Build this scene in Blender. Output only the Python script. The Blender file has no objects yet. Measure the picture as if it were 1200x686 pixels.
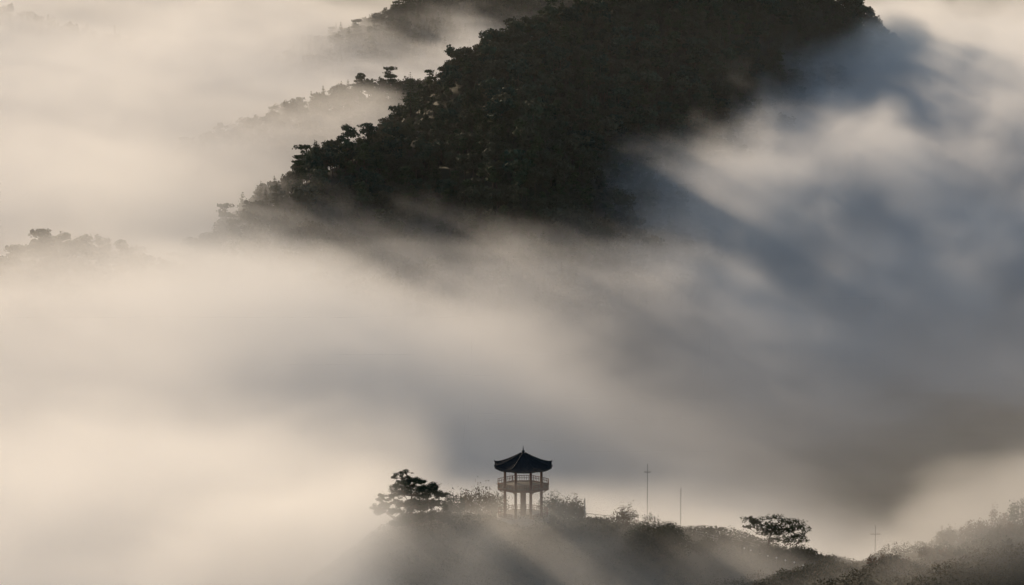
import bpy, math, random
import numpy as np
from mathutils import Vector, Matrix

S = bpy.context.scene
COL = S.collection
R = math.radians

# ------------------------------------------------------------------ camera
CAM_Z, PITCH, HFOV = 300.0, R(9.0), R(15.0)
cd = bpy.data.cameras.new('camera'); cam = bpy.data.objects.new('camera', cd); COL.objects.link(cam)
cam.location = (0, 0, CAM_Z); cam.rotation_euler = (R(90) - PITCH, 0, 0)
cd.sensor_fit = 'HORIZONTAL'; cd.angle = HFOV; cd.clip_start = 1.0; cd.clip_end = 30000
S.camera = cam
K = math.tan(HFOV / 2) / 600.0

# ------------------------------------------------------------------ light
SUN_EL, SUN_AZ = R(11.8), R(-31.0)          # azimuth from +Y, negative = to the left
sv = Vector((math.sin(SUN_AZ) * math.cos(SUN_EL), math.cos(SUN_AZ) * math.cos(SUN_EL), math.sin(SUN_EL)))
sl = bpy.data.lights.new('sun', 'SUN'); sl.energy = 5.0; sl.angle = R(0.5); sl.color = (1.0, 0.78, 0.56)
so = bpy.data.objects.new('sun', sl); COL.objects.link(so)
so.rotation_euler = (-sv).to_track_quat('-Z', 'Y').to_euler(); so.location = (-400, 900, 900)
W = bpy.data.worlds.new('World'); S.world = W; W.use_nodes = True
wn = W.node_tree; sky = wn.nodes.new('ShaderNodeTexSky'); sky.sky_type = 'NISHITA'; sky.sun_disc = False
sky.sun_elevation = SUN_EL; sky.sun_rotation = SUN_AZ; sky.altitude = 300
bg = wn.nodes['Background']; bg.inputs[1].default_value = 0.13
wn.links.new(sky.outputs[0], bg.inputs[0])
vs = S.view_settings; vs.view_transform = 'Standard'; vs.look = 'None'; vs.gamma = 1; vs.use_curve_mapping = False
vs.exposure = -0.34
cy = S.cycles
cy.volume_bounces = 6; cy.max_bounces = 8; cy.diffuse_bounces = 1; cy.glossy_bounces = 1; cy.transmission_bounces = 1
cy.use_adaptive_sampling = True; cy.adaptive_threshold = 0.03
cy.use_denoising = True; cy.volume_step_rate = 2.6; cy.volume_max_steps = 512
cy.sample_clamp_indirect = 4.0

# ------------------------------------------------------------------ pixel helpers (metres from photo measurements)
def P(px, py, dist):
    dx, dv = (px - 600) * K, (343 - py) * K
    f = Vector((0, math.cos(PITCH), -math.sin(PITCH))); u = Vector((0, math.sin(PITCH), math.cos(PITCH)))
    d = f + dv * u + Vector((dx, 0, 0))
    return Vector((0, 0, CAM_Z)) + d * (dist / d.y)
def project(x, y, z):
    zc = z - CAM_Z
    f = y * math.cos(PITCH) - zc * math.sin(PITCH); v = y * math.sin(PITCH) + zc * math.cos(PITCH)
    return 600 + x / f / K, 343 - v / f / K

# ------------------------------------------------------------------ noise
def hash2(ix, iy, seed):
    n = (ix.astype(np.int64) * 374761393 + iy.astype(np.int64) * 668265263 + seed * 1442695041) & 0x7fffffff
    n = ((n ^ (n >> 13)) * 1274126177) & 0x7fffffff
    return ((n ^ (n >> 16)) & 0xffff) / 65535.0
def vnoise(x, y, seed=0):
    ix, iy = np.floor(x), np.floor(y); fx, fy = x - ix, y - iy
    fx = fx * fx * (3 - 2 * fx); fy = fy * fy * (3 - 2 * fy)
    a, b = hash2(ix, iy, seed), hash2(ix + 1, iy, seed); c, d = hash2(ix, iy + 1, seed), hash2(ix + 1, iy + 1, seed)
    return (a * (1 - fx) + b * fx) * (1 - fy) + (c * (1 - fx) + d * fx) * fy - 0.5

# ------------------------------------------------------------------ terrain
TREE = 8.0
def ridge(pts, off=TREE):
    out = []
    for px, py, d in pts:
        p = P(px, py, d); out.append((p.x, p.y, p.z - off))
    return np.array(out)
MAIN = ridge([(190, 345, 1610), (225, 306, 1660), (300, 242, 1720), (370, 196, 1780), (430, 166, 1830), (480, 146, 1870),
              (505, 122, 1890), (560, 60, 1950), (640, 25, 2030), (720, -5, 2100), (800, -45, 2170), (880, -62, 2230),
              (960, -20, 2290), (1000, 12, 2310), (1045, 50, 2330), (1120, 105, 2360), (1250, 190, 2380)])
SPUR = ridge([(726, 50, 2010), (735, 100, 1950), (745, 190, 1850), (760, 290, 1760)])
SPUR2 = ridge([(578, 100, 1880), (600, 140, 1820), (610, 215, 1740), (620, 290, 1690)])
BACK = ridge([(380, 70, 2560), (430, 42, 2600), (480, 18, 2620), (520, 0, 2650), (600, -30, 2700), (700, -60, 2750)])
BACK2 = ridge([(200, 200, 2080), (250, 165, 2110), (290, 148, 2130), (330, 130, 2150), (400, 106, 2170), (440, 97, 2190), (475, 94, 2200), (540, 120, 2230)])
LEFTH = ridge([(-160, 370, 1560), (-60, 336, 1580), (0, 312, 1600), (45, 298, 1610), (78, 289, 1620), (98, 302, 1620), (112, 345, 1625)])
FAR = ridge([(-200, 40, 2750), (0, 20, 2750), (90, 40, 2720), (160, 75, 2700)])
FORE = ridge([(300, 720, 800), (400, 668, 800), (440, 645, 800), (483, 622, 800), (540, 612, 802), (613, 612, 803), (680, 610, 806), (740, 622, 808),
              (800, 628, 806), (860, 640, 802), (905, 650, 800), (950, 668, 798), (1000, 690, 795), (1080, 735, 790)], 0)
FORER = ridge([(1020, 720, 760), (1090, 690, 755), (1150, 660, 750), (1210, 640, 745), (1300, 610, 740), (1420, 600, 730)], 0)

def seg_h(x, y, pts, s_front, s_back, steep=1.0):
    best = np.full(x.shape, -1e3)
    for (x0, y0, z0), (x1, y1, z1) in zip(pts[:-1], pts[1:]):
        dx, dy = x1 - x0, y1 - y0; L2 = dx * dx + dy * dy
        t = np.clip(((x - x0) * dx + (y - y0) * dy) / L2, 0, 1)
        ex, ey = x - (x0 + t * dx), y - (y0 + t * dy)
        dd = np.sqrt(ex * ex + ey * ey); s = np.where(dx * ey - dy * ex < 0, s_front, s_back)
        h = z0 + t * (z1 - z0) - s * steep * (np.sqrt(dd * dd + 36) - 6)
        best = np.maximum(best, h)
    return best
def H(x, y):
    x, y = np.asarray(x, float), np.asarray(y, float)
    n = vnoise(x / 90, y / 90, 1) * 14 + vnoise(x / 37, y / 37, 2) * 7 + vnoise(x / 13, y / 13, 3) * 1.6
    e = np.clip((x - 118 - .1 * (y - 2230)) / 60, 0, 1); steep = 1 + 1.5 * e * e * (3 - 2 * e)
    far = np.maximum.reduce([seg_h(x, y, MAIN, .36, .85, steep), seg_h(x, y, SPUR, .6, .6), seg_h(x, y, SPUR2, .6, .6), seg_h(x, y, BACK, .4, .4), seg_h(x, y, BACK2, .45, .45),
                             seg_h(x, y, LEFTH, .4, .4), seg_h(x, y, FAR, .3, .3)])
    near = np.maximum(seg_h(x, y, FORE, .26, .3) - .45 * np.maximum(-24 - x, 0), seg_h(x, y, FORER, .3, .4))
    h0 = np.zeros(x.shape)
    wall = np.clip((np.abs(x) - 900) / 3000, 0, 1) * 120 + np.clip((y - 4500) / 4000, 0, 1) * 300
    base = 3 + n * .4 + wall
    k = 6.0
    f = far + n * np.clip(far / 60, 0.1, 1) * .5
    m = np.maximum(f, near + vnoise(x / 9, y / 9, 5) * 1.6 + vnoise(x / 24, y / 24, 6) * 2.5)
    return np.where(m > base, m, base) + k * np.exp(-((m - base) / k) ** 2) * .5

# ------------------------------------------------------------------ materials
def mat(name):
    m = bpy.data.materials.new(name); m.use_nodes = True; nt = m.node_tree
    return m, nt, nt.nodes['Principled BSDF']
def ramp_mat(name, cols, scale, rough=.85, rnd=0.0, spec=.2, detail=3, bump=0):
    """base colour from 3-D noise (object space) between several colours; rnd adds a per-object shift"""
    m, nt, b = mat(name)
    tc = nt.nodes.new('ShaderNodeTexCoord'); no = nt.nodes.new('ShaderNodeTexNoise'); rp = nt.nodes.new('ShaderNodeValToRGB')
    no.inputs['Scale'].default_value = scale; no.inputs['Detail'].default_value = detail
    nt.links.new(tc.outputs['Object'], no.inputs['Vector'])
    src = no.outputs['Fac']
    if rnd:
        oi = nt.nodes.new('ShaderNodeObjectInfo'); ma = nt.nodes.new('ShaderNodeMath'); ma.operation = 'MULTIPLY_ADD'
        nt.links.new(oi.outputs['Random'], ma.inputs[0]); ma.inputs[1].default_value = rnd; ma.inputs[2].default_value = -rnd / 2
        ad = nt.nodes.new('ShaderNodeMath'); nt.links.new(src, ad.inputs[0]); nt.links.new(ma.outputs[0], ad.inputs[1]); src = ad.outputs[0]
    nt.links.new(src, rp.inputs[0])
    el = rp.color_ramp.elements
    while len(el) < len(cols): el.new(0.5)
    for i, c in enumerate(cols):
        el[i].position = .28 + .44 * i / max(1, len(cols) - 1); el[i].color = (*c, 1)
    nt.links.new(rp.outputs[0], b.inputs['Base Color'])
    b.inputs['Roughness'].default_value = rough; b.inputs['Specular IOR Level'].default_value = spec
    if bump:
        bp = nt.nodes.new('ShaderNodeBump'); bp.inputs['Strength'].default_value = bump
        nt.links.new(no.outputs['Fac'], bp.inputs['Height']); nt.links.new(bp.outputs[0], b.inputs['Normal'])
    return m
M = {}
M['earth'] = ramp_mat('earth', [(.030, .034, .018), (.055, .050, .030), (.040, .046, .020)], .08)
M['leaf'] = ramp_mat('leaf', [(.020, .048, .032), (.038, .072, .042), (.062, .084, .048), (.074, .074, .042)], .22, rnd=.6)
M['pine'] = ramp_mat('pine', [(.020, .040, .022), (.036, .060, .028), (.058, .074, .030)], .3, rnd=.4)
M['bark'] = ramp_mat('bark', [(.06, .045, .035), (.12, .085, .06)], 1.5)
M['rust_leaf'] = ramp_mat('rust_leaf', [(.09, .05, .025), (.14, .065, .03), (.07, .06, .025)], .5, rnd=.3)
M['shrub'] = ramp_mat('shrub', [(.015, .028, .014), (.028, .042, .018), (.045, .050, .02)], .8, rnd=.3)
M['dry'] = ramp_mat('dry', [(.07, .06, .035), (.12, .095, .055), (.06, .06, .03)], .7, rnd=.3)
M['tile'] = ramp_mat('tile', [(.026, .028, .032), (.044, .046, .050)], 1.2, rough=.85, bump=.1)
M['redwood'] = ramp_mat('redwood', [(.105, .042, .028), (.16, .062, .040)], 1.0, rough=.7)
M['stone'] = ramp_mat('stone', [(.24, .22, .20), (.34, .32, .29)], .9, bump=.2)
M['green_paint'] = ramp_mat('green_paint', [(.05, .11, .09), (.07, .14, .11)], 1.0)
M['deck'] = ramp_mat('deck', [(.12, .11, .10), (.17, .16, .145)], .8)
M['plaster'] = ramp_mat('plaster', [(.42, .36, .30), (.50, .44, .37)], .8)
M['wall'] = ramp_mat('wall', [(.17, .11, .08), (.24, .16, .12)], .8)
M['metal'] = ramp_mat('metal', [(.10, .10, .10), (.16, .155, .15)], 2.0, rough=.5)
M['concrete'] = ramp_mat('concrete', [(.22, .21, .20), (.30, .29, .27)], 2.0)
M['globe'] = ramp_mat('globe', [(.78, .77, .74), (.84, .83, .80)], 2.0, rough=.35)

# ------------------------------------------------------------------ mesh helpers
def tag(o, label=None, cat=None, group=None, kind=None):
    if label: o['label'] = label
    if cat: o['category'] = cat
    if group: o['group'] = group
    if kind: o['kind'] = kind
    return o
def mesh_np(name, V, F, mats, midx=None, smooth=False):
    """V (n,3); F (m,4) quads -> Mesh"""
    me = bpy.data.meshes.new(name); V = np.asarray(V, np.float32); F = np.asarray(F, np.int32)
    k = F.shape[1]
    me.vertices.add(len(V)); me.vertices.foreach_set('co', V.ravel())
    me.loops.add(F.size); me.loops.foreach_set('vertex_index', F.ravel())
    me.polygons.add(len(F)); me.polygons.foreach_set('loop_start', np.arange(0, F.size, k, dtype=np.int32))
    if midx is not None: me.polygons.foreach_set('material_index', np.asarray(midx, np.int32))
    if smooth: me.polygons.foreach_set('use_smooth', np.ones(len(F), bool))
    for m in mats: me.materials.append(m)
    me.update(calc_edges=True)
    return me
def link(name, me, parent=None, loc=None):
    o = bpy.data.objects.new(name, me); COL.objects.link(o)
    if parent: o.parent = parent
    if loc is not None: o.location = loc
    return o
def empty(name, loc, label, cat, group=None, rz=0):
    o = bpy.data.objects.new(name, None); COL.objects.link(o); o.location = loc; o.rotation_euler = (0, 0, rz)
    o.empty_display_size = .5
    return tag(o, label, cat, group)
class MB:
    """collects quads"""
    def __init__(s): s.v, s.f, s.n = [], [], 0
    def add(s, V, F):
        V = np.asarray(V, float).reshape(-1, 3); F = np.asarray(F, int)
        s.v.append(V); s.f.append(F + s.n); s.n += len(V); return s
    def tube(s, pts, rad, n=8, cap=True):
        pts = [Vector(p) for p in pts]; rad = rad if hasattr(rad, '__len__') else [rad] * len(pts)
        V, F = [], []
        up = Vector((.13, .31, .94)).normalized()
        for i, p in enumerate(pts):
            t = (pts[min(i + 1, len(pts) - 1)] - pts[max(i - 1, 0)]).normalized()
            u = t.cross(up if abs(t.dot(up)) < .95 else Vector((1, 0, 0))).normalized(); w = t.cross(u)
            for k in range(n):
                a = 2 * math.pi * k / n; V.append(p + (u * math.cos(a) + w * math.sin(a)) * rad[i])
        for i in range(len(pts) - 1):
            for k in range(n):
                F.append((i * n + k, i * n + (k + 1) % n, (i + 1) * n + (k + 1) % n, (i + 1) * n + k))
        if cap:
            for e, p in ((0, pts[0]), (len(pts) - 1, pts[-1])):
                c = len(V); V.append(p)
                for k in range(0, n, 2):
                    q = (c, e * n + k, e * n + (k + 1) % n, e * n + (k + 2) % n); F.append(q if e else q[::-1])
        return s.add(V, F)
    def box(s, c, size, rz=0):
        x, y, z = [k / 2 for k in size]; ca, sa = math.cos(rz), math.sin(rz)
        V = [(c[0] + px * ca - py * sa, c[1] + px * sa + py * ca, c[2] + pz) for px in (-x, x) for py in (-y, y) for pz in (-z, z)]
        return s.add(V, [(0, 1, 3, 2), (4, 6, 7, 5), (0, 4, 5, 1), (2, 3, 7, 6), (0, 2, 6, 4), (1, 5, 7, 3)])
    def beam(s, a, b, w, h):
        a, b = Vector(a), Vector(b); t = (b - a).normalized(); u = t.cross(Vector((0, 0, 1))).normalized(); v = u.cross(t)
        V = [q + u * (sx * w / 2) + v * (sz * h / 2) for q in (a, b) for sx in (-1, 1) for sz in (-1, 1)]
        return s.add(V, [(0, 1, 3, 2), (4, 6, 7, 5), (0, 4, 5, 1), (2, 3, 7, 6), (0, 2, 6, 4), (1, 5, 7, 3)])
    def loft(s, rings, close=True):
        n = len(rings[0]); V = [p for r in rings for p in r]; F = []
        for i in range(len(rings) - 1):
            for k in range(n if close else n - 1):
                F.append((i * n + k, i * n + (k + 1) % n, (i + 1) * n + (k + 1) % n, (i + 1) * n + k))
        return s.add(V, F)
    def arrays(s): return np.concatenate(s.v), np.concatenate(s.f)
    def build(s, name, m, parent=None, smooth=False):
        V, F = s.arrays(); return link(name, mesh_np(name, V, F, [m], smooth=smooth), parent)

def leaf_quads(C, N, size, rng, jitter=.6, aspect=.6):
    """one small leaf-clump quad at each centre C with rough normal N"""
    n = len(C); N = N + rng.normal(0, jitter, (n, 3)); N /= np.linalg.norm(N, axis=1)[:, None] + 1e-9
    A = np.cross(N, rng.normal(0, 1, (n, 3))); A /= np.linalg.norm(A, axis=1)[:, None] + 1e-9
    B = np.cross(N, A); s = size * rng.uniform(.6, 1.4, n)
    a, b = A * (s / 2)[:, None], B * (s * aspect / 2)[:, None]
    V = np.stack([C - a, C - b * 1.2 , C + a, C + b * 1.2], 1).reshape(-1, 3)
    return V, np.arange(4 * n).reshape(n, 4)
def lobes_cloud(lobes, n, rng, fill=.55):
    """points spread through ellipsoid lobes (cx,cy,cz,rx,ry,rz), weight on the shell"""
    L = np.array(lobes, float); w = (L[:, 3] * L[:, 4] * L[:, 5]) ** (2 / 3); idx = rng.choice(len(L), n, p=w / w.sum())
    d = rng.normal(0, 1, (n, 3)); d /= np.linalg.norm(d, axis=1)[:, None]
    r = fill + (1 - fill) * rng.random(n) ** .5
    r *= 1 + .22 * np.sin(d[:, 0] * 5 + idx) * np.sin(d[:, 1] * 6 + 2 * idx) + rng.normal(0, .06, n)
    return L[idx, :3] + d * r[:, None] * L[idx, 3:], d

# tree variants for the far slopes: (leaf quads + trunk) in one mesh, base at the origin
def join_arrays(parts):
    V, F, I, o = [], [], [], 0
    for v, f, i in parts: V.append(v); F.append(f + o); I.append(np.full(len(f), i)); o += len(v)
    return np.concatenate(V), np.concatenate(F), np.concatenate(I)
def broadleaf(seed, h=10, w=8, n=520, size=.95):
    rng = np.random.default_rng(seed); lob = []
    for k in range(11):
        a = rng.uniform(0, 6.28); r = w * .30 * math.sqrt(rng.random()); z = h * rng.uniform(.42, .86)
        q = 1 - abs(z / h - .6) * 1.1; lob.append((r * math.cos(a) * q * 1.25, r * math.sin(a) * q * 1.25, z, w * rng.uniform(.16, .28), w * rng.uniform(.16, .28), h * rng.uniform(.10, .17)))
    C, N = lobes_cloud(lob, n, rng); v, f = leaf_quads(C, N, size, rng)
    t = MB().tube([(0, 0, -2), (.1, 0, h * .3), (-.1, .1, h * .7)], [.28, .2, .08], 5); tv, tf = t.arrays()
    return join_arrays([(v, f, 0), (tv, tf, 1)])
def pinetree(seed, h=11, w=7, n=520, size=.85):
    rng = np.random.default_rng(seed); lob = []
    for k in range(10):
        a = rng.uniform(0, 6.28); z = h * rng.uniform(.45, .97); r = w * .42 * rng.uniform(.2, 1) * (1.25 - z / h)
        lob.append((r * math.cos(a), r * math.sin(a), z, w * rng.uniform(.15, .27), w * rng.uniform(.15, .27), h * .045))
    C, N = lobes_cloud(lob, n, rng); v, f = leaf_quads(C, N, size, rng)
    t = MB().tube([(0, 0, -2), (.25, .1, h * .4), (0, 0, h * .95)], [.28, .2, .06], 5); tv, tf = t.arrays()
    return join_arrays([(v, f, 0), (tv, tf, 1)])
def spruce(seed, h=15, w=6.5, n=750, size=.75, trunk=True):
    rng = np.random.default_rng(seed); L = []
    z = h * .12; az = 0
    while z < h * .99:
        rr = w * .5 * (1 - z / h) ** .85 * rng.uniform(.7, 1.2) + .05
        for k in range(6):
            az += 1.047 + rng.uniform(-.3, .3); m = max(2, int(18 * rr / (w * .5)))
            for t in np.linspace(.1, 1, m):
                L.append((math.cos(az) * rr * t, math.sin(az) * rr * t, z - .30 * rr * t + .16 * rr * t * t, rr))
        z += h * .05 * rng.uniform(.8, 1.2)
    L = np.array(L); L = L[rng.integers(0, len(L), n)]; rr = np.minimum(L[:, 3] / (w * .5) * 1.5 + .38, 1)
    C = L[:, :3] + rng.normal(0, .14, (n, 3)) * rr[:, None]; N = np.tile([0, 0, 1.0], (n, 1))
    v, f = leaf_quads(C, N, size * rr, rng, .45, .55)
    t = MB().tube([(0, 0, -2), (0, 0, h * .5), (0, 0, h)], [.26, .16, .03], 6); tv, tf = t.arrays()
    return join_arrays([(v, f, 0), (tv, tf, 1)])

# ------------------------------------------------------------------ ground: one sheet to the horizon
def axis(lo, hi, step, far, grow=1.25):
    a = list(np.arange(lo, hi + .1, step)); s = step; x = hi; up = []
    while x < far: s *= grow; x += s; up.append(x)
    s = step; x = lo; dn = []
    while x > -far: s *= grow; x -= s; dn.append(x)
    return np.array(dn[::-1] + a + up)
xs = axis(-420, 420, 6.0, 14000)
y0 = np.concatenate([np.arange(-300, 700, 25), np.arange(700, 860, 2.5), np.arange(860, 2800, 6.0)])
yy, s = [], 6.0
q = 2800
while q < 14000: s *= 1.25; q += s; yy.append(q)
ys = np.concatenate([[-6000, -3000, -1500, -700], y0, yy])
X, Y = np.meshgrid(xs, ys); Z = H(X, Y)
nx, ny = len(xs), len(ys)
ii = (np.arange(ny - 1)[:, None] * nx + np.arange(nx - 1)[None, :]).ravel()
gm = mesh_np('ground', np.stack([X, Y, Z], -1).reshape(-1, 3), np.stack([ii, ii + 1, ii + nx + 1, ii + nx], 1), [M['earth']], smooth=True)
tag(link('ground', gm), kind='structure')

# ------------------------------------------------------------------ forest on the far slopes
rng = np.random.default_rng(7)
sp = 6.6
gx, gy = np.meshgrid(np.arange(-420, 420, sp), np.arange(1380, 2800, sp * .9))
gx = gx.ravel() + rng.uniform(-2.9, 2.9, gx.size); gy = gy.ravel() + rng.uniform(-2.9, 2.9, gy.size)
gz = H(gx, gy)
ppx, ppy = project(gx, gy, gz + 7)
keep = (gz > 22) & (ppx > -70) & (ppx < 1270) & (ppy > -60)
gx, gy, gz, ppx, ppy = [a[keep] for a in (gx, gy, gz, ppx, ppy)]
# can the camera see the crown? (march over the bare terrain + canopy)
vis = np.ones(len(gx), bool)
for t in np.linspace(.55, .995, 70):
    hx, hy = gx * t, gy * t; hz = CAM_Z + (gz + 9.5 - CAM_Z) * t
    lim = np.where((1 - t) * gy > 14, 5.0, -2.0)
    vis &= ~((H(hx, hy) + np.where(hy > 1300, lim, 0)) > hz)
gx, gy, gz, ppx, ppy = [a[vis] for a in (gx, gy, gz, ppx, ppy)]
variants = [('broadleaf_tree', broadleaf(11)), ('broadleaf_tree', broadleaf(12, 9, 9)), ('broadleaf_tree', broadleaf(13, 11.5, 7.5)),
            ('pine_tree', pinetree(21)), ('pine_tree', pinetree(22, 12, 8)), ('spruce_tree', spruce(31, 11.5, 7.5, 700, .95))]
vme = []
for nme, (v, f, i) in variants:
    vme.append(mesh_np(nme, v, f, [M['leaf'] if nme == 'broadleaf_tree' else M['pine'], M['bark']], i))
pick = rng.choice(6, len(gx), p=[.26, .24, .2, .13, .12, .05])
pick = np.where((ppx < 130) & (gy < 1700), pick % 3, pick)      # the left mound is all broadleaf
con = (ppx < 700) & (ppx > 225) & (vnoise(gx / 45, gy / 45, 77) > .05) & (rng.random(len(gx)) < .35) | (gy > 2450) & (rng.random(len(gx)) < .5)
pick = np.where(con, 5, pick)
scl = np.clip(rng.lognormal(-.06, .28, len(gx)), .5, 1.8); rot = rng.uniform(0, 6.28, len(gx))
scl *= np.where((ppx > 380) & (ppx < 520) & (gy > 1840) & (gy < 2010), .68, 1)
main = (gy > 1600) & (gy < 2360) & (seg_h(gx, gy, MAIN, .36, .5) > gz - 15) & (ppx > 215)
infr = (ppx > 0) & (ppx < 1200) & (ppy > 4) & (ppy < 270) & (gz > 58)
score = np.where(infr, scl * 1000 / gy * (1 + .5 * main), 0)
order = np.argsort(-score); indiv = np.zeros(len(gx), bool); indiv[order[:290]] = True; indiv &= score > 0
print('forest', len(gx), indiv.sum(), (score > 0).sum())
FP = []
for k in np.where(~indiv)[0]:
    v, f, i = variants[pick[k]][1]
    c, s_ = math.cos(rot[k]), math.sin(rot[k]); q = v * scl[k]
    FP.append((np.stack([q[:, 0] * c - q[:, 1] * s_ + gx[k], q[:, 0] * s_ + q[:, 1] * c + gy[k], q[:, 2] + gz[k]], 1), f, np.where(i == 1, 2, 0 if pick[k] < 3 else 1)))
V_, F_, I_, o_ = [], [], [], 0
for v, f, i in FP: V_.append(v); F_.append(f + o_); I_.append(i); o_ += len(v)
fm = mesh_np('forest', np.concatenate(V_), np.concatenate(F_), [M['leaf'], M['pine'], M['bark']], np.concatenate(I_))
tag(link('forest', fm), 'dense mixed forest cloaking the misty mountain slopes', 'forest', kind='stuff')
KN = {'broadleaf_tree': 'round leafy tree', 'pine_tree': 'flat layered pine', 'spruce_tree': 'narrow pointed conifer'}
for k in np.where(indiv)[0]:
    nme = variants[pick[k]][0]; o = link(nme, vme[pick[k]], None, (gx[k], gy[k], gz[k]))
    o.scale = (scl[k],) * 3; o.rotation_euler = (0, 0, rot[k])
    zone = ('on the left shoulder of the dark mountain' if ppx[k] < 480 else 'on the broad face of the dark mountain' if ppx[k] < 800 else 'on the right shoulder of the dark mountain') if main[k] else 'on a misty ridge apart from the dark mountain'
    tag(o, f'{KN[nme]} {zone}', 'tree', f'{KN[nme]}s {zone}')

# trees that stand out on the left skyline
for px, py, d, hh, ww, kind, lb in [(481, 133, 1862, 20, 15, 'spruce', 'largest broad conifer, standing tall above the left skyline of the dark mountain'),
                                    (371, 190, 1780, 10, 9, 'spruce', 'smaller pointed conifer breaking the skyline lower on the left shoulder'),
                                    (408, 172, 1812, 11, 10, 'leaf', 'round dark broadleaf tree between the two skyline conifers of the left shoulder'),
                                    (432, 166, 1835, 9, 10, 'leaf', 'low round broadleaf tree just below the largest skyline conifer'),
                                    (350, 205, 1765, 9, 9, 'pine', 'flat-topped pine at the lower end of the left skyline')]:
    v, f, i = spruce(int(px), hh, ww, 1500, .8) if kind == 'spruce' else broadleaf(int(px), hh, ww, 900, .85) if kind == 'leaf' else pinetree(int(px), hh, ww, 800, .8)
    p = P(px, py, d); nm = {'spruce': 'conifer', 'leaf': 'broadleaf_tree', 'pine': 'pine_tree'}[kind]
    t = empty(nm, p, lb, 'tree')
    mm = M['leaf'] if kind == 'leaf' else M['pine']
    nl = int((i == 0).sum()) * 4
    link('crown', mesh_np('crown', v[:nl], f[i == 0], [mm]), t)
    link('trunk', mesh_np('trunk', v[nl:], f[i == 1] - nl, [M['bark']]), t)

# ------------------------------------------------------------------ foreground hill: placement helpers
def on_ground(px, dist, dz=0.0):
    x = (px - 600) * K * dist * 1.028     # forward depth is a little longer than y
    return Vector((x, dist, float(H(np.array([x]), np.array([dist]))[0]) + dz))

# ------------------------------------------------------------------ pavilion
def octa(r, z, lift=0.0, sub=1, rot=math.pi / 8):
    pts = []
    for k in range(8):
        a0, a1 = rot + k * math.pi / 4, rot + (k + 1) * math.pi / 4
        p0, p1 = Vector((math.cos(a0) * r, math.sin(a0) * r, 0)), Vector((math.cos(a1) * r, math.sin(a1) * r, 0))
        for j in range(sub):
            t = j / sub; q = p0.lerp(p1, t); e = (abs(t - .5) * 2) ** 2.2
            pts.append(Vector((q.x, q.y, z + lift * e)))
    return pts
PD = 803.0
pb = on_ground(613, PD); GZ = pb.z
zf = P(613, 570, PD).z - GZ; ze = P(613, 548.5, PD).z - GZ; za = P(613, 531.2, PD).z - GZ; zt = P(613, 522.5, PD).z - GZ
print('pavilion', GZ, zf, ze, za, zt)
pav = empty('pavilion', (pb.x, pb.y, GZ), 'two storey octagonal pavilion with dark tiled roof and red columns on the foggy hilltop', 'pavilion')
RR = 6.5
b = MB(); SUB = 12; rings = []
for i in range(11):
    t = i / 10; r = .35 + (RR - .35) * t; z = za - (za - ze - .35) * (1 - (1 - t) ** 1.22)
    rings.append([p for p in octa(r, z, .42 * t ** 3, SUB)])
rings.append(octa(RR, ze + .02, .42, SUB)); rings.append(octa(RR - .35, ze, .36, SUB))
b.loft(rings)
roof = b.build('roof', M['tile'], pav)
b = MB()                                             # rows of convex tiles running down each face
for k in range(8):
    a = math.pi / 8 + k * math.pi / 4; p0 = Vector((math.cos(a), math.sin(a), 0)); p1 = Vector((math.cos(a + math.pi / 4), math.sin(a + math.pi / 4), 0))
    mid = (p0 + p1).normalized(); tan_ = (p1 - p0).normalized(); ap = RR * math.cos(math.pi / 8); hw = RR * math.sin(math.pi / 8)
    for j in range(-7, 8):
        u = j * .33
        if abs(u) > hw - .1: continue
        s0 = max(abs(u) / hw, .07); pts = []
        for s_ in np.linspace(s0, 1.0, 7):
            t = (s_ * RR - .35) / (RR - .35); t = max(t, 0); e = (abs(u) / (hw * s_)) ** 2.2
            z = za - (za - ze - .35) * (1 - (1 - t) ** 1.22) + .42 * t ** 3 * min(e, 1) + .03
            pts.append(mid * (ap * s_) + tan_ * u + Vector((0, 0, z)))
        b.tube(pts, .07, 5)
b.build('tile_row', M['tile'], roof)
for k in range(8):
    a = math.pi / 8 + k * math.pi / 4; b = MB(); pts = []
    for t in np.linspace(.02, 1.0, 9):
        r = .35 + (RR - .35) * t; pts.append((math.cos(a) * r, math.sin(a) * r, za - (za - ze - .35) * (1 - (1 - t) ** 1.22) + .42 * t ** 3 + .1))
    b.tube(pts, [.13] * 8 + [.17], 7); e = Vector(pts[-1])
    b.tube([e, e + Vector((math.cos(a) * .12, math.sin(a) * .12, .32))], [.14, .05], 6)
    b.build('hip_ridge', M['tile'], roof)
b = MB()
prof = [(.42, za - .25), (.5, za), (.34, za + .12), (.28, za + .3), (.36, za + .42), (.3, za + .55), (.12, za + .65), (.09, za + .9), (.13, za + 1.0), (.06, za + 1.1), (.045, zt - .1), (.01, zt)]
b.loft([[Vector((r * math.cos(q * math.pi / 5), r * math.sin(q * math.pi / 5), z)) for q in range(10)] for r, z in prof])
b.build('finial', M['tile'], roof)
b = MB()                                             # rafters and the boarding under the eaves
b.loft([octa(RR - .35, ze + .015, .36, 4), octa(4.2, ze + .55, 0, 4), octa(.3, ze + 1.1, 0, 4)])
sof = b.build('eave_soffit', M['green_paint'], pav)
b = MB()
for k in range(72):
    a = 2 * math.pi * k / 72; q = ((a - math.pi / 8) % (math.pi / 4)) - math.pi / 8; rr = math.cos(math.pi / 8) / math.cos(q)
    b.beam((math.cos(a) * 4.0 * rr, math.sin(a) * 4.0 * rr, ze + .45), (math.cos(a) * 6.2 * rr, math.sin(a) * 6.2 * rr, ze + .03 + .2 * (abs(q) / .39) ** 3), .11, .13)
b.build('rafter', M['redwood'], sof)
RC = 4.15
cor = [(math.cos(math.pi / 8 + k * math.pi / 4), math.sin(math.pi / 8 + k * math.pi / 4)) for k in range(8)]
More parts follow.
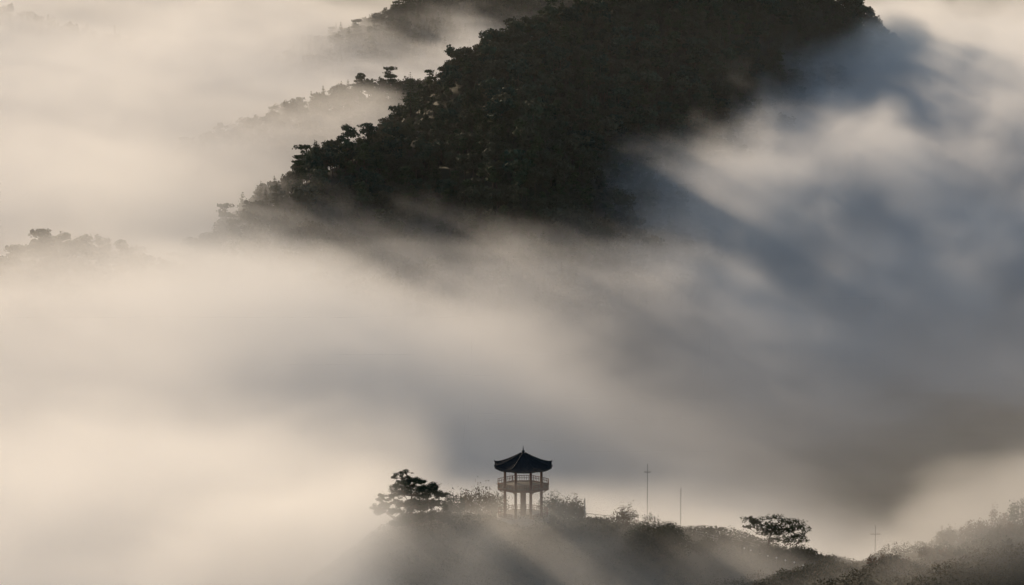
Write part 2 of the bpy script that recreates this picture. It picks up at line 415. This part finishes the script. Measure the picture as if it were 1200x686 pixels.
for c, s_ in cor:
    MB().tube([(c * RC, s_ * RC, .45), (c * RC, s_ * RC, ze + .35)], [.29, .26], 12).build('column', M['redwood'], pav, True)
    MB().tube([(c * RC, s_ * RC, .02), (c * RC, s_ * RC, .46)], [.4, .33], 10).build('plinth_stone', M['stone'], pav)
for k in range(8):
    (c0, s0), (c1, s1) = cor[k], cor[(k + 1) % 8]
    b = MB().beam((c0 * RC, s0 * RC, ze + .08), (c1 * RC, s1 * RC, ze + .08), .2, .34)
    b.beam((c0 * RC, s0 * RC, ze - .32), (c1 * RC, s1 * RC, ze - .32), .12, .16)
    b.build('lintel', M['green_paint'], pav)
    MB().beam((c0 * RC, s0 * RC, zf - .42), (c1 * RC, s1 * RC, zf - .42), .24, .36).build('floor_beam', M['redwood'], pav)
b = MB(); b.loft([octa(.02, zf), octa(5.7, zf), octa(5.75, zf - .05), octa(5.75, zf - .2), octa(.02, zf - .22)])
b.build('upper_deck', M['deck'], pav)
MB().loft([octa(5.79, zf + .06), octa(5.83, zf + .06), octa(5.83, zf - .3), octa(5.79, zf - .3), octa(5.79, zf + .06)]).build('deck_fascia', M['redwood'], pav)
for k in range(8):                                   # brackets carrying the gallery
    c, s_ = cor[k]; MB().beam((c * (RC + .1), s_ * (RC + .1), zf - 1.1), (c * 5.6, s_ * 5.6, zf - .3), .14, .18).build('bracket', M['redwood'], pav)
def rail_panel(k, r, z0, h, name):
    (c0, s0), (c1, s1) = cor[k], cor[(k + 1) % 8]; A, B_ = Vector((c0 * r, s0 * r, z0)), Vector((c1 * r, s1 * r, z0)); b = MB()
    up = Vector((0, 0, 1)); out = ((A + B_) / 2 - Vector((0, 0, z0))).normalized() * .12
    b.beam(A + up * h + out, B_ + up * h + out, .1, .1); b.beam(A + up * h * .62, B_ + up * h * .62, .07, .08); b.beam(A + up * .1, B_ + up * .1, .08, .1)
    for t in np.linspace(0, 1, 10)[:-1]:
        q = A.lerp(B_, t); b.beam(q + up * .1, q + up * h + out, .07 if t else .15, .08 if t else .16)
    for t in np.linspace(.055, .945, 9):
        q = A.lerp(B_, t); b.beam(q + up * .12, q + up * h * .62, .34, .04)
    return b.build(name, M['redwood'], pav)
for k in range(8): rail_panel(k, 5.66, zf + .02, 1.15, 'railing')
for k in range(8):
    if k != 5: rail_panel(k, 5.5, .62, 1.05, 'lower_railing')
MB().loft([octa(.02, .6), octa(5.9, .6), octa(5.95, .55), octa(6.0, -1.6)]).build('stone_base', M['stone'], pav)
b = MB()
for i in range(4): b.box((0, -5.75 - .32 * i, .30 - .15 * i), (2.2, .36, .3 + .3 * i))
b.build('stone_steps', M['stone'], pav)
MB().loft([octa(.65, .6), octa(.65, zf - .25)]).build('stair_core', M['redwood'], pav)

# ------------------------------------------------------------------ hand-shaped trees on the hill
def grown_tree(name, base, pads, trunk, rng, label, cat, leaf, n_leaf, size, group=None, trunk_r=.32, twigs=6, aspect=.6, flat=.3):
    """pads: (dx, dz, width, depth offset) in metres from the base; trunk: polyline in the same frame"""
    t = empty(name, base, label, cat, group); b = MB()
    tp = [Vector(p) for p in trunk]; b.tube(tp, list(np.linspace(trunk_r, trunk_r * .3, len(tp))), 8)
    C_, N_ = [], []
    area = sum(p[2] ** 1.6 for p in pads)
    for dx, dz, w, dy in pads:
        c = Vector((dx, dy, dz)); best = min(range(len(tp)), key=lambda i: abs(tp[i].z - (dz - .35 * abs(dx - tp[i].x) - .6)))
        a = tp[best]; m = a.lerp(c, .5) + Vector((0, 0, -.12 * (c - a).length + .2)) + Vector(rng.normal(0, .15, 3))
        b.tube([a, m, c], [trunk_r * .36, trunk_r * .25, .04], 5, False)
        for k in range(twigs):
            e = c + Vector((rng.uniform(-.45, .45) * w, rng.uniform(-.4, .4) * w, rng.uniform(-.05, .12) * w)); b.tube([m.lerp(c, .6), e], [.05, .018], 4, False)
        n = max(20, int(n_leaf * w ** 1.6 / area)); lob = []
        for k in range(11):
            u = rng.uniform(-.5, .5); q = rng.uniform(.09, .2)
            lob.append((dx + u * w, dy + rng.uniform(-.42, .42) * w, dz + rng.uniform(-.09, .09) * w - .10 * abs(u) * w, w * q, w * q, w * q * flat * rng.uniform(.9, 1.5)))
        C, N = lobes_cloud(lob, n, rng, .3); C_.append(C); N_.append(N + np.array([0, 0, .5]))
    v, f = leaf_quads(np.concatenate(C_), np.concatenate(N_), size, rng, .7, aspect)
    link('crown', mesh_np('crown', v, f, [leaf]), t); b.build('trunk', M['bark'], t)
    return t
rg = np.random.default_rng(5)
k1 = .0475                                            # metres per enlarged photo pixel
pin = [(280, 205, 42), (258, 226, 62), (305, 236, 84), (352, 232, 46), (238, 250, 50), (335, 268, 96), (398, 258, 78), (205, 284, 62), (182, 300, 44), (255, 290, 60), (375, 300, 92),
       (438, 288, 50), (160, 345, 56), (152, 362, 40), (212, 336, 66), (270, 342, 52), (400, 338, 92), (345, 355, 84), (195, 368, 72), (285, 385, 80), (405, 384, 92), (452, 398, 66), (335, 402, 80), (240, 402, 70)]
pb1 = on_ground(484, 800)
pz = lambda y: P(484, 500 + y / 3.6875, 800).z - pb1.z
pin += [(300, 262, 60), (270, 300, 70), (320, 320, 80), (300, 350, 90), (360, 330, 80), (340, 372, 100), (250, 365, 60), (420, 320, 60), (290, 240, 70), (390, 282, 70)]
pads = [((x - 310) * k1, pz(y), w * k1 * 1.35, float(rg.uniform(-2.6, 2.6))) for x, y, w in pin]
grown_tree('pine_tree', pb1, pads, [(0, 0, -1), (.1, 0, 1.2), (-.35, .1, pz(345)), (-.1, 0, pz(300)), (-.5, .1, pz(255)), (-1.2, 0, pz(205))], rg,
           'broad layered dark pine with tiered boughs standing alone beside the pavilion', 'tree', M['pine'], 48000, .28, twigs=9, flat=.5, aspect=.4)
k2 = .0527
pb2 = on_ground(898.5, 801)
qz = lambda y: P(900, 530 + y / 3.3333, 801).z - pb2.z
sp_ = [(118, 262, 40), (150, 268, 36), (208, 260, 52), (172, 284, 46), (245, 285, 62), (290, 272, 52), (303, 297, 60), (325, 318, 34), (205, 308, 46), (255, 318, 44), (328, 338, 30), (225, 296, 40), (272, 300, 46), (185, 322, 34), (132, 288, 26), (110, 296, 18), (300, 322, 46), (235, 334, 44), (280, 345, 40), (190, 300, 46)]
pads = [((x - 195) * k2, qz(y), w * k2 * 1.7, float(rg.uniform(-1.6, 1.6))) for x, y, w in sp_]
grown_tree('spreading_tree', pb2, pads, [(0, 0, -.8), (.1, 0, max(.6, qz(350))), (.5, 0, qz(325)), (1.2, .1, qz(300)), (2.2, 0, qz(272))], rg,
           'wind-swept flat-topped tree with open bare branches on the descending hill crest', 'tree', M['pine'], 5200, .31, trunk_r=.22, twigs=10, flat=.7)

def bush(name, px, dist, w, h, d, label, cat, m, n, size, seed, group=None, dz=0, lobes=16, stem=True, spiky=0):
    rng = np.random.default_rng(seed); lob = []
    for k in range(lobes):
        a = rng.uniform(0, 6.28); r = math.sqrt(rng.random()); lob.append((w * .38 * r * math.cos(a), d * .38 * r * math.sin(a), h * (.2 + .5 * rng.random() * (1 - .6 * r * r)), w * rng.uniform(.1, .2), d * rng.uniform(.14, .24), h * rng.uniform(.16, .3)))
    C, N = lobes_cloud(lob, n, rng, .35)
    if spiky: C[:, 2] += spiky * np.abs(rng.normal(0, 1, n)) * (rng.random(n) < .25)
    C[:, 2] = np.maximum(C[:, 2], .05)
    v, f = leaf_quads(C, N, size, rng)
    t = empty(name, on_ground(px, dist, dz), label, cat, group)
    link('crown', mesh_np('crown', v, f, [m]), t)
    b = MB()
    for k in range(0, lobes, 2):
        x, y, z = lob[k][:3]; b.tube([(x * .15, y * .15, -.4), (x * .6, y * .6, z * .6), (x, y, z)], [.09, .06, .02], 5, False)
    b.build('trunk', M['bark'], t)
    return t
bush('shrub', 771, 788, 15.5, 9.8, 8, 'wide dark rounded shrub mound right of the pavilion, darkest bush on the crest', 'shrub', M['shrub'], 14000, .34, 41, lobes=30)
bush('shrub', 824, 796, 8.5, 4.0, 6, 'softer grey-green rounded bush downhill beside the wide dark shrub mound', 'shrub', M['shrub'], 3500, .34, 42)
bush('feathery_tree', 731, 806, 6.4, 6.2, 5, 'feathery pale thin-leaved small tree just behind the wide dark shrub mound', 'tree', M['dry'], 1300, .3, 43, spiky=.9)
for px, d, w, h, lb, sd, mm in [(532, 818, 6.5, 6.2, 'low misty tree touching the right side of the layered pine', 46, 'leaf'), (549, 826, 7.5, 8.5, 'feathery hazy tree midway between the layered pine and the pavilion', 45, 'dry'),
        (566, 824, 7.0, 9.5, 'tallest hazy feathery tree just left of the pavilion', 145, 'dry'), (583, 828, 6.0, 8.5, 'hazy tree half hidden by the left edge of the pavilion', 146, 'leaf'),
        (645, 824, 7.0, 8.5, 'hazy tree half hidden by the right edge of the pavilion', 44, 'leaf'), (659, 820, 7.0, 7.0, 'flat-headed hazy tree right of the pavilion', 147, 'leaf'), (674, 822, 6.0, 6.0, 'low hazy tree left of the short plain post', 148, 'dry')]:
    bush('hazy_tree', px, d, w, h, 6, lb, 'tree', M[mm], 2200, .34, sd, 'hazy trees behind the pavilion crest', lobes=24, spiky=1.0)
rs = np.random.default_rng(3)
for k in range(16):
    px = 836 + k * 10.5 + rs.uniform(-4, 4)
    bush('shrub', px, 803 - .03 * (px - 836) + rs.uniform(-3, 2), rs.uniform(2.5, 5.5), rs.uniform(1.4, 3.2), rs.uniform(2.5, 4), 'low dark shrub in the ragged row along the crest around the flat-topped tree', 'shrub', M['shrub'], 500, .32, 200 + k, 'low shrubs along the crest', lobes=9, spiky=.35)
bush('shrub', 942, 799, 5.0, 3.6, 4, 'dark bush under the right edge of the flat-topped tree', 'shrub', M['shrub'], 1500, .32, 47, spiky=.2)
bush('shrub', 988, 797, 3.6, 2.4, 3, 'small dark bush beside the street lamp', 'shrub', M['shrub'], 900, .3, 48)
bush('rusty_shrub', 1037, 800, 3.4, 4.6, 3, 'reddish brown autumn shrub beside the tall thin utility pole', 'shrub', M['rust_leaf'], 1000, .3, 49, spiky=.4)
bush('shrub', 712, 797, 6.0, 2.4, 5, 'low dark scrub below the handrail near the pavilion', 'shrub', M['shrub'], 1300, .34, 50)
bush('shrub', 600, 792, 9.0, 2.6, 5, 'low misty scrub in front of the pavilion base', 'shrub', M['shrub'], 1800, .34, 51)
bush('shrub', 648, 793, 6.0, 2.2, 4, 'low dark scrub at the right foot of the pavilion', 'shrub', M['shrub'], 1200, .34, 52)
for i, (px, d, w, h, mm, lb) in enumerate([(1166, 752, 8.5, 9.5, 'rust_leaf', 'tall brownish tree with pointed top in the lower right corner'),
        (1198, 748, 8.5, 8.0, 'leaf', 'olive tree behind the brownish tree at the far right edge'),
        (1142, 750, 8.0, 6.6, 'rust_leaf', 'low brownish tree left of the tall brownish corner tree'),
        (1222, 742, 8.0, 8.0, 'dry', 'tree cut off by the right edge of the view'),
        (1112, 753, 7.0, 5.0, 'dry', 'faint low bush at the left end of the brownish corner trees'),
        (1180, 744, 8.0, 3.4, 'rust_leaf', 'low brown scrub in front of the tall brownish corner tree')]):
    bush('autumn_tree', px, d, w, h, 6, lb, 'tree', M[mm], 2600, .36, 60 + i, 'brownish trees in the lower right corner', lobes=22, spiky=.35)
for i, (px, d) in enumerate([(868.5, 795.5), (876, 795.3), (889, 795), (898.5, 794.6)]):
    rng = np.random.default_rng(80 + i); n = 260; z = rng.random(n) * 2.3; a = rng.uniform(0, 6.28, n); r = .34 * np.sqrt(np.clip(1 - z / 2.4, .02, 1)) * rng.uniform(.4, 1, n)
    C = np.stack([r * np.cos(a), r * np.sin(a), z], 1); v, f = leaf_quads(C, np.stack([np.cos(a), np.sin(a), a * 0 + .3], 1), .2, rng)
    t = empty('columnar_shrub', on_ground(px, d), ['leftmost slender upright evergreen below the white globe lamps', 'second slender upright evergreen from the left below the globe lamps', 'third slender upright evergreen from the left below the globe lamps', 'rightmost slender upright evergreen below the white globe lamps'][i], 'shrub', 'slender evergreens below the globe lamps')
    link('crown', mesh_np('crown', v, f, [M['shrub']]), t); MB().tube([(0, 0, -.3), (0, 0, 1.6)], [.06, .03], 5).build('trunk', M['bark'], t)

for k in range(22):
    px = 1030 + k * 8.6 + rs.uniform(-5, 5); d = 748 - 1.9 * (k % 6) + rs.uniform(-2, 2)
    bush('shrub', px, d, rs.uniform(3, 6), rs.uniform(1.6, 3.8), rs.uniform(3, 4.5), 'low brownish shrub among the scrub at the foot of the brown corner trees', 'shrub', M[('rust_leaf', 'dry', 'shrub')[k % 3]], 600, .32, 300 + k, 'low shrubs on the lower right slope', lobes=9, spiky=.4)
# ------------------------------------------------------------------ lamps, poles, fences
lampxy = [(871, 643), (878.5, 645.5), (889, 649), (898.5, 652), (908.5, 654.5), (919, 657.5), (929.5, 660), (940, 663)]
nth = ['leftmost', 'second from the left', 'third from the left', 'fourth from the left', 'fifth from the left', 'sixth from the left', 'seventh from the left', 'rightmost']
for i, (px, py) in enumerate(lampxy):
    best = min(np.arange(780, 800, .25), key=lambda d: abs(P(px, py, d).z - on_ground(px, d).z - 1.1)); g = on_ground(px, best)
    t = empty('globe_lamp', g, f'white globe lamp, {nth[i]} of the row below the flat-topped tree', 'lamp', 'white globe lamps in a row on the slope')
    MB().tube([(0, 0, -.3), (0, 0, .98)], .045, 6).build('post', M['metal'], t)
    MB().tube([(0, 0, .93), (0, 0, 1.0)], [.1, .12], 8).build('collar', M['metal'], t)
    b = MB(); b.loft([[Vector((.19 * math.sin(q) * math.cos(k * math.pi / 6), .19 * math.sin(q) * math.sin(k * math.pi / 6), 1.17 - .19 * math.cos(q))) for k in range(12)] for q in np.linspace(.02, math.pi - .02, 9)])
    b.build('globe', M['globe'], t, True)

def pole(px, py, dist, r, label, arms, group='utility poles rising out of the fog', name='utility_pole', cat='utility pole'):
    g = on_ground(px, dist); h = P(px, py, dist).z - g.z; print('pole', px, round(h, 1))
    t = empty(name, g, label, cat, group)
    MB().tube([(0, 0, -.5), (0, 0, h)], [r * 1.5, r], 8).build('mast', M['concrete'], t, True)
    for z, w in arms:
        MB().beam((-w, -.15, h - z), (w, -.15, h - z), .08, .08).build('crossarm', M['metal'], t)
        for q in (-w * .9, -w * .45, w * .45, w * .9):
            MB().tube([(q, -.15, h - z + .06), (q, -.15, h - z + .16), (q, -.15, h - z + .32)], [.05, .08, .04], 6).build('insulator', M['plaster'], t)
    return t
pole(757.5, 544, 872, .055, 'distant utility pole in the fog right of the pavilion, with a short low crossarm', [(1.9, .7)])
pole(796.5, 572, 866, .055, 'bare slim pole behind the wide dark shrub mound', [])
pole(1023.5, 616, 822, .065, 'tall thin utility pole with crossarm beside the reddish shrub', [(1.9, 1.1)])
pole(684.7, 584.5, 812, .12, 'short plain post at the top of the handrail right of the pavilion', [], None, 'post', 'post')
g = on_ground(977, 797); h = P(977, 656, 797).z - g.z
t = empty('street_lamp', g, 'dark street lamp with a short side arm on the lower crest', 'street lamp')
MB().tube([(0, 0, -.3), (0, 0, h)], [.11, .07], 8).build('post', M['metal'], t)
MB().tube([(0, 0, h - .35), (-.45, 0, h - .2), (-.75, 0, h - .3)], [.05, .045, .04], 6).build('arm', M['metal'], t)
MB().tube([(-.75, 0, h - .25), (-.75, 0, h - .4), (-.75, 0, h - .95)], [.06, .24, .16], 8).build('lantern', M['metal'], t)
MB().beam((0, 0, h - .35), (.45, 0, h - .35), .07, .07).build('bracket', M['metal'], t)

def fence(name, pxs, label, cat, hgt, post_step, m, brace=False):
    pts = [on_ground(px, d) for px, d in pxs]; t = empty(name, pts[0], label, cat); o = pts[0]; L = []
    for a, b_ in zip(pts[:-1], pts[1:]):
        n = max(1, round((b_ - a).length / post_step))
        for j in range(n):
            q = a.lerp(b_, j / n); q.z = float(H(np.array([q.x]), np.array([q.y]))[0]); L.append(q - o)
    L.append(pts[-1] - o); U = Vector((0, 0, 1))
    for q in L: MB().tube([q - U * .3, q + U * (hgt + .06)], .07, 6).build('post', m, t)
    b = MB()
    for f_ in (1.0, .55):
        for a, b_ in zip(L[:-1], L[1:]): b.beam(a + U * hgt * f_, b_ + U * hgt * f_, .07, .09)
    if brace:
        for i, (a, b_) in enumerate(zip(L[:-1], L[1:])): b.beam(a + U * (.1 if i % 2 else hgt), b_ + U * (hgt if i % 2 else .1), .06, .06)
    b.build('rail', m, t)
fence('handrail', [(686, 811), (697, 811), (708, 810.5), (718, 810)], 'braced handrail descending from the short plain post beside the pavilion', 'railing', 1.9, 1.9, M['concrete'], True)
fence('guard_fence', [(810, 806), (835, 804), (862, 803), (888, 802)], 'thin two-rail fence along the crest leading to the flat-topped tree', 'fence', 1.15, 2.4, M['concrete'])

# ------------------------------------------------------------------ scrub and grass covering the hill
def scrub(name, x0, x1, ya, yb, n, m, seed, label, hmax):
    rng = np.random.default_rng(seed); x = rng.uniform(x0, x1, n); y = rng.uniform(ya, yb, n)
    cl = vnoise(x / 7, y / 7, 31) * 1.2 + .5 * vnoise(x / 1.8, y / 1.8, 32) + .42
    low = 1 - .8 * np.exp(-((x - 55) / 10) ** 2 - ((y - 791) / 9) ** 2)     # mown strip round the lamps
    z = H(x, y) + np.clip(cl, .05, 1) * hmax * low * rng.random(n)
    C = np.stack([x, y, z], 1)[rng.random(n) < np.clip(.35 + cl, .35, 1)]
    v, f = leaf_quads(C, np.tile([0, -.3, 1.0], (len(C), 1)), .36, rng, .8)
    tag(link(name, mesh_np(name, v, f, [m])), label, 'undergrowth', kind='stuff')
scrub('undergrowth', -62, 92, 755, 822, 150000, M['shrub'], 91, 'dark scrub and tall grass covering the pavilion hill', 2.5)
scrub('undergrowth', 48, 140, 700, 790, 150000, M['dry'], 92, 'brownish scrub covering the lower right slope', 3.2)

# ------------------------------------------------------------------ fog: baked density grids
class G:
    """tiny expression -> geometry/shader math nodes"""
    nt = None
    def __init__(s, sock): s.k = sock
    @staticmethod
    def m(op, *a):
        n = G.nt.nodes.new('ShaderNodeMath'); n.operation = op
        for i, v in enumerate(a):
            if isinstance(v, G): G.nt.links.new(v.k, n.inputs[i])
            else: n.inputs[i].default_value = float(v)
        return G(n.outputs[0])
    def __add__(s, o): return G.m('ADD', s, o)
    __radd__ = __add__
    def __sub__(s, o): return G.m('SUBTRACT', s, o)
    def __rsub__(s, o): return G.m('SUBTRACT', o, s)
    def __mul__(s, o): return G.m('MULTIPLY', s, o)
    __rmul__ = __mul__
    def __truediv__(s, o): return G.m('DIVIDE', s, o)
    def __neg__(s): return s * -1
def gexp(a): return G.m('EXPONENT', a)
def gmax(a, b): return G.m('MAXIMUM', a, b)
def gmin(a, b): return G.m('MINIMUM', a, b)
def sstep(a, lo, hi):
    n = G.nt.nodes.new('ShaderNodeMapRange'); n.interpolation_type = 'SMOOTHSTEP'
    G.nt.links.new(a.k, n.inputs[0]); n.inputs[1].default_value = lo; n.inputs[2].default_value = hi
    n.inputs[3].default_value = 0; n.inputs[4].default_value = 1
    return G(n.outputs[0])
def noise(x, y, z, scale, detail=3, rough=.5, dist=0):
    c = G.nt.nodes.new('ShaderNodeCombineXYZ')
    for i, v in enumerate((x, y, z)):
        if isinstance(v, G): G.nt.links.new(v.k, c.inputs[i])
        else: c.inputs[i].default_value = v
    n = G.nt.nodes.new('ShaderNodeTexNoise'); G.nt.links.new(c.outputs[0], n.inputs['Vector'])
    n.inputs['Scale'].default_value = scale; n.inputs['Detail'].default_value = detail; n.inputs['Roughness'].default_value = rough; n.inputs['Distortion'].default_value = dist
    return G(n.outputs['Fac']) - .5
def bump(x, y, x0, y0, sx, sy, rot=0):
    c, s = math.cos(R(rot)), math.sin(R(rot)); dx, dy = x - x0, y - y0
    u = (dx * c + dy * s) / sx; v = (dy * c - dx * s) / sy
    return gexp(-(u * u + v * v))
def fog_material(g, step=1.0):
    m = bpy.data.materials.new('fog'); m.use_nodes = True; nt = m.node_tree; nt.nodes.remove(nt.nodes['Principled BSDF'])
    pv = nt.nodes.new('ShaderNodeVolumePrincipled'); pv.inputs['Color'].default_value = (.985, .985, .985, 1); pv.inputs['Density'].default_value = .01      # the grid holds 100 x the density, clear of the renderer's clipping of thin air
    pv.inputs['Anisotropy'].default_value = g
    nt.links.new(pv.outputs[0], nt.nodes['Material Output'].inputs['Volume'])
    return m
def fog_object(name, lo, hi, res, field, m, label):
    v = bpy.data.volumes.new(name); o = bpy.data.objects.new(name, v); COL.objects.link(o); v.materials.append(m)
    ng = bpy.data.node_groups.new(name, 'GeometryNodeTree')
    ng.interface.new_socket('Geometry', in_out='INPUT', socket_type='NodeSocketGeometry')
    ng.interface.new_socket('Geometry', in_out='OUTPUT', socket_type='NodeSocketGeometry')
    G.nt = ng
    p = ng.nodes.new('GeometryNodeInputPosition'); sx = ng.nodes.new('ShaderNodeSeparateXYZ'); ng.links.new(p.outputs[0], sx.inputs[0])
    d = field(*[G(sx.outputs[i]) for i in range(3)])
    vc = ng.nodes.new('GeometryNodeVolumeCube'); ng.links.new(d.k, vc.inputs['Density'])
    vc.inputs['Min'].default_value = lo; vc.inputs['Max'].default_value = hi
    for a, r_ in zip('XYZ', res): vc.inputs['Resolution ' + a].default_value = r_
    sm = ng.nodes.new('GeometryNodeSetMaterial'); sm.inputs['Material'].default_value = m
    out = ng.nodes.new('NodeGroupOutput'); ng.links.new(vc.outputs[0], sm.inputs[0]); ng.links.new(sm.outputs[0], out.inputs[0])
    o.modifiers.new('density', 'NODES').node_group = ng
    return tag(o, label, 'fog', kind='stuff')

FOGM = fog_material(.30)
def sea(x, y, z):
    left = sstep(-1000 * x / y, 15, 95)
    right = sstep(x - .05 * (y - 1800), 60, 125) * sstep(y, 1400, 1600)
    hollow = bump(x, y, 208, 1300, 122, 280, 8)
    h = 50 + 27 * left + 11 * sstep(y, 2250, 2600) \
        + 56 * bump(x, y, 280, 2010, 150, 230, 10) + 30 * bump(x, y, 105, 1800, 70, 110, 0) - 66 * hollow \
        + 6 * bump(x, y, -75, 2080, 60, 90, 0) + 27 * bump(x, y, 250, 2310, 70, 130, 0) + 20 * bump(x, y, 35, 1620, 80, 80, 0) + 28 * bump(x, y, -48, 1360, 80, 180, 0) \
        + 14 * bump(x, y, -160, 1650, 28, 90, 0) - 6 * bump(x, y, -108, 1685, 42, 70, 0) - 9 * bump(x, y, -228, 1590, 45, 60, 0) - 19 * bump(x, y, -270, 2620, 110, 190, 0) + 34 * bump(x, y, 60, 955, 150, 70, -12)
    al = .49 * x - .87 * y; ac = .87 * x + .49 * y
    big = noise(x, y * .6, z * 1.5, .008, 4, .55, .6)
    fine = noise(ac, al * .34, z * 2.2, .030, 5, .62, 1.0)
    bil = noise(x, y * .8, z * 1.2, .019, 6, .58, .25)
    d = sstep((h - z) / 26 + (1 - .6 * hollow) * (big * (2.6 - 1.1 * left) + fine * (2.2 - .7 * left) * (1 - .75 * right) + bil * 4.4 * right), -.6, 1.0)
    return 100 * d * (.016 + .016 * right) * (1 - .55 * bump(x, y, 65, 1400, 105, 330, 14)) + .0048 * sstep(y, 1400, 1700) + (.10 * hollow + .16 * bump(x, y, 125, 1010, 75, 80, 0)) * sstep(94 - z, 0, 50)
fog_object('fog', (-560, 700, -4), (560, 2900, 156), (320, 540, 54), sea, FOGM, 'pale morning fog filling the valley around the mountain')
def mist(x, y, z):
    gz = 123.5 - .4 * gmax(-24 - x, 0) - .1 * gmax(x - 10, 0) - .35 * gmax(x - 48, 0) - .26 * gmax(800 - y, 0) - .2 * gmax(y - 806, 0)
    gz = gmax(gz, 127 + .5 * (x - 90) - .3 * gmax(750 - y, 0) - .4 * gmax(y - 750, 0))
    lf = sstep(-x, 8, 78); fr = sstep(-y, -797, -768); rt = sstep(x, 64, 84); bk = sstep(y, 815, 845)
    h = 3.0 + 7.5 * bump(x, y, 3, 791, 18, 12) + 12 * fr + 8 * rt * (1 - bk) + 4 * bk + 13 * sstep(-x, 18, 34)
    n = noise(x * .8, y * .5, z * 1.4, .045, 5, .58, .6)
    d = sstep((gz + h - z) / (7 + 10 * lf) + n * 3.6, -.6, 1.3) * (2.0 + .6 * fr)
    d = d * (1 - .62 * bk) * (1 + .8 * sstep(-x, 18, 36)) * (1 - .85 * rt * sstep(y, 752, 776)) * (1 - .3 * sstep(x, 8, 45) * (1 - rt)) * (1 - .95 * bump(x, y, 31, 780, 13, 15))
    dl = sstep((119 + 3 * lf - z) / 18 + n * 1.6, -.6, 1.2) * sstep(-x, 11, 34) * (2.6 + .4 * lf)       # bank standing against the left flank of the hill
    return gmax(d, dl) * sstep(y, 700, 740)
fog_object('mist', (-230, 695, 78), (260, 950, 148), (196, 102, 44), mist, FOGM, 'thin drifting mist hugging the pavilion hill')
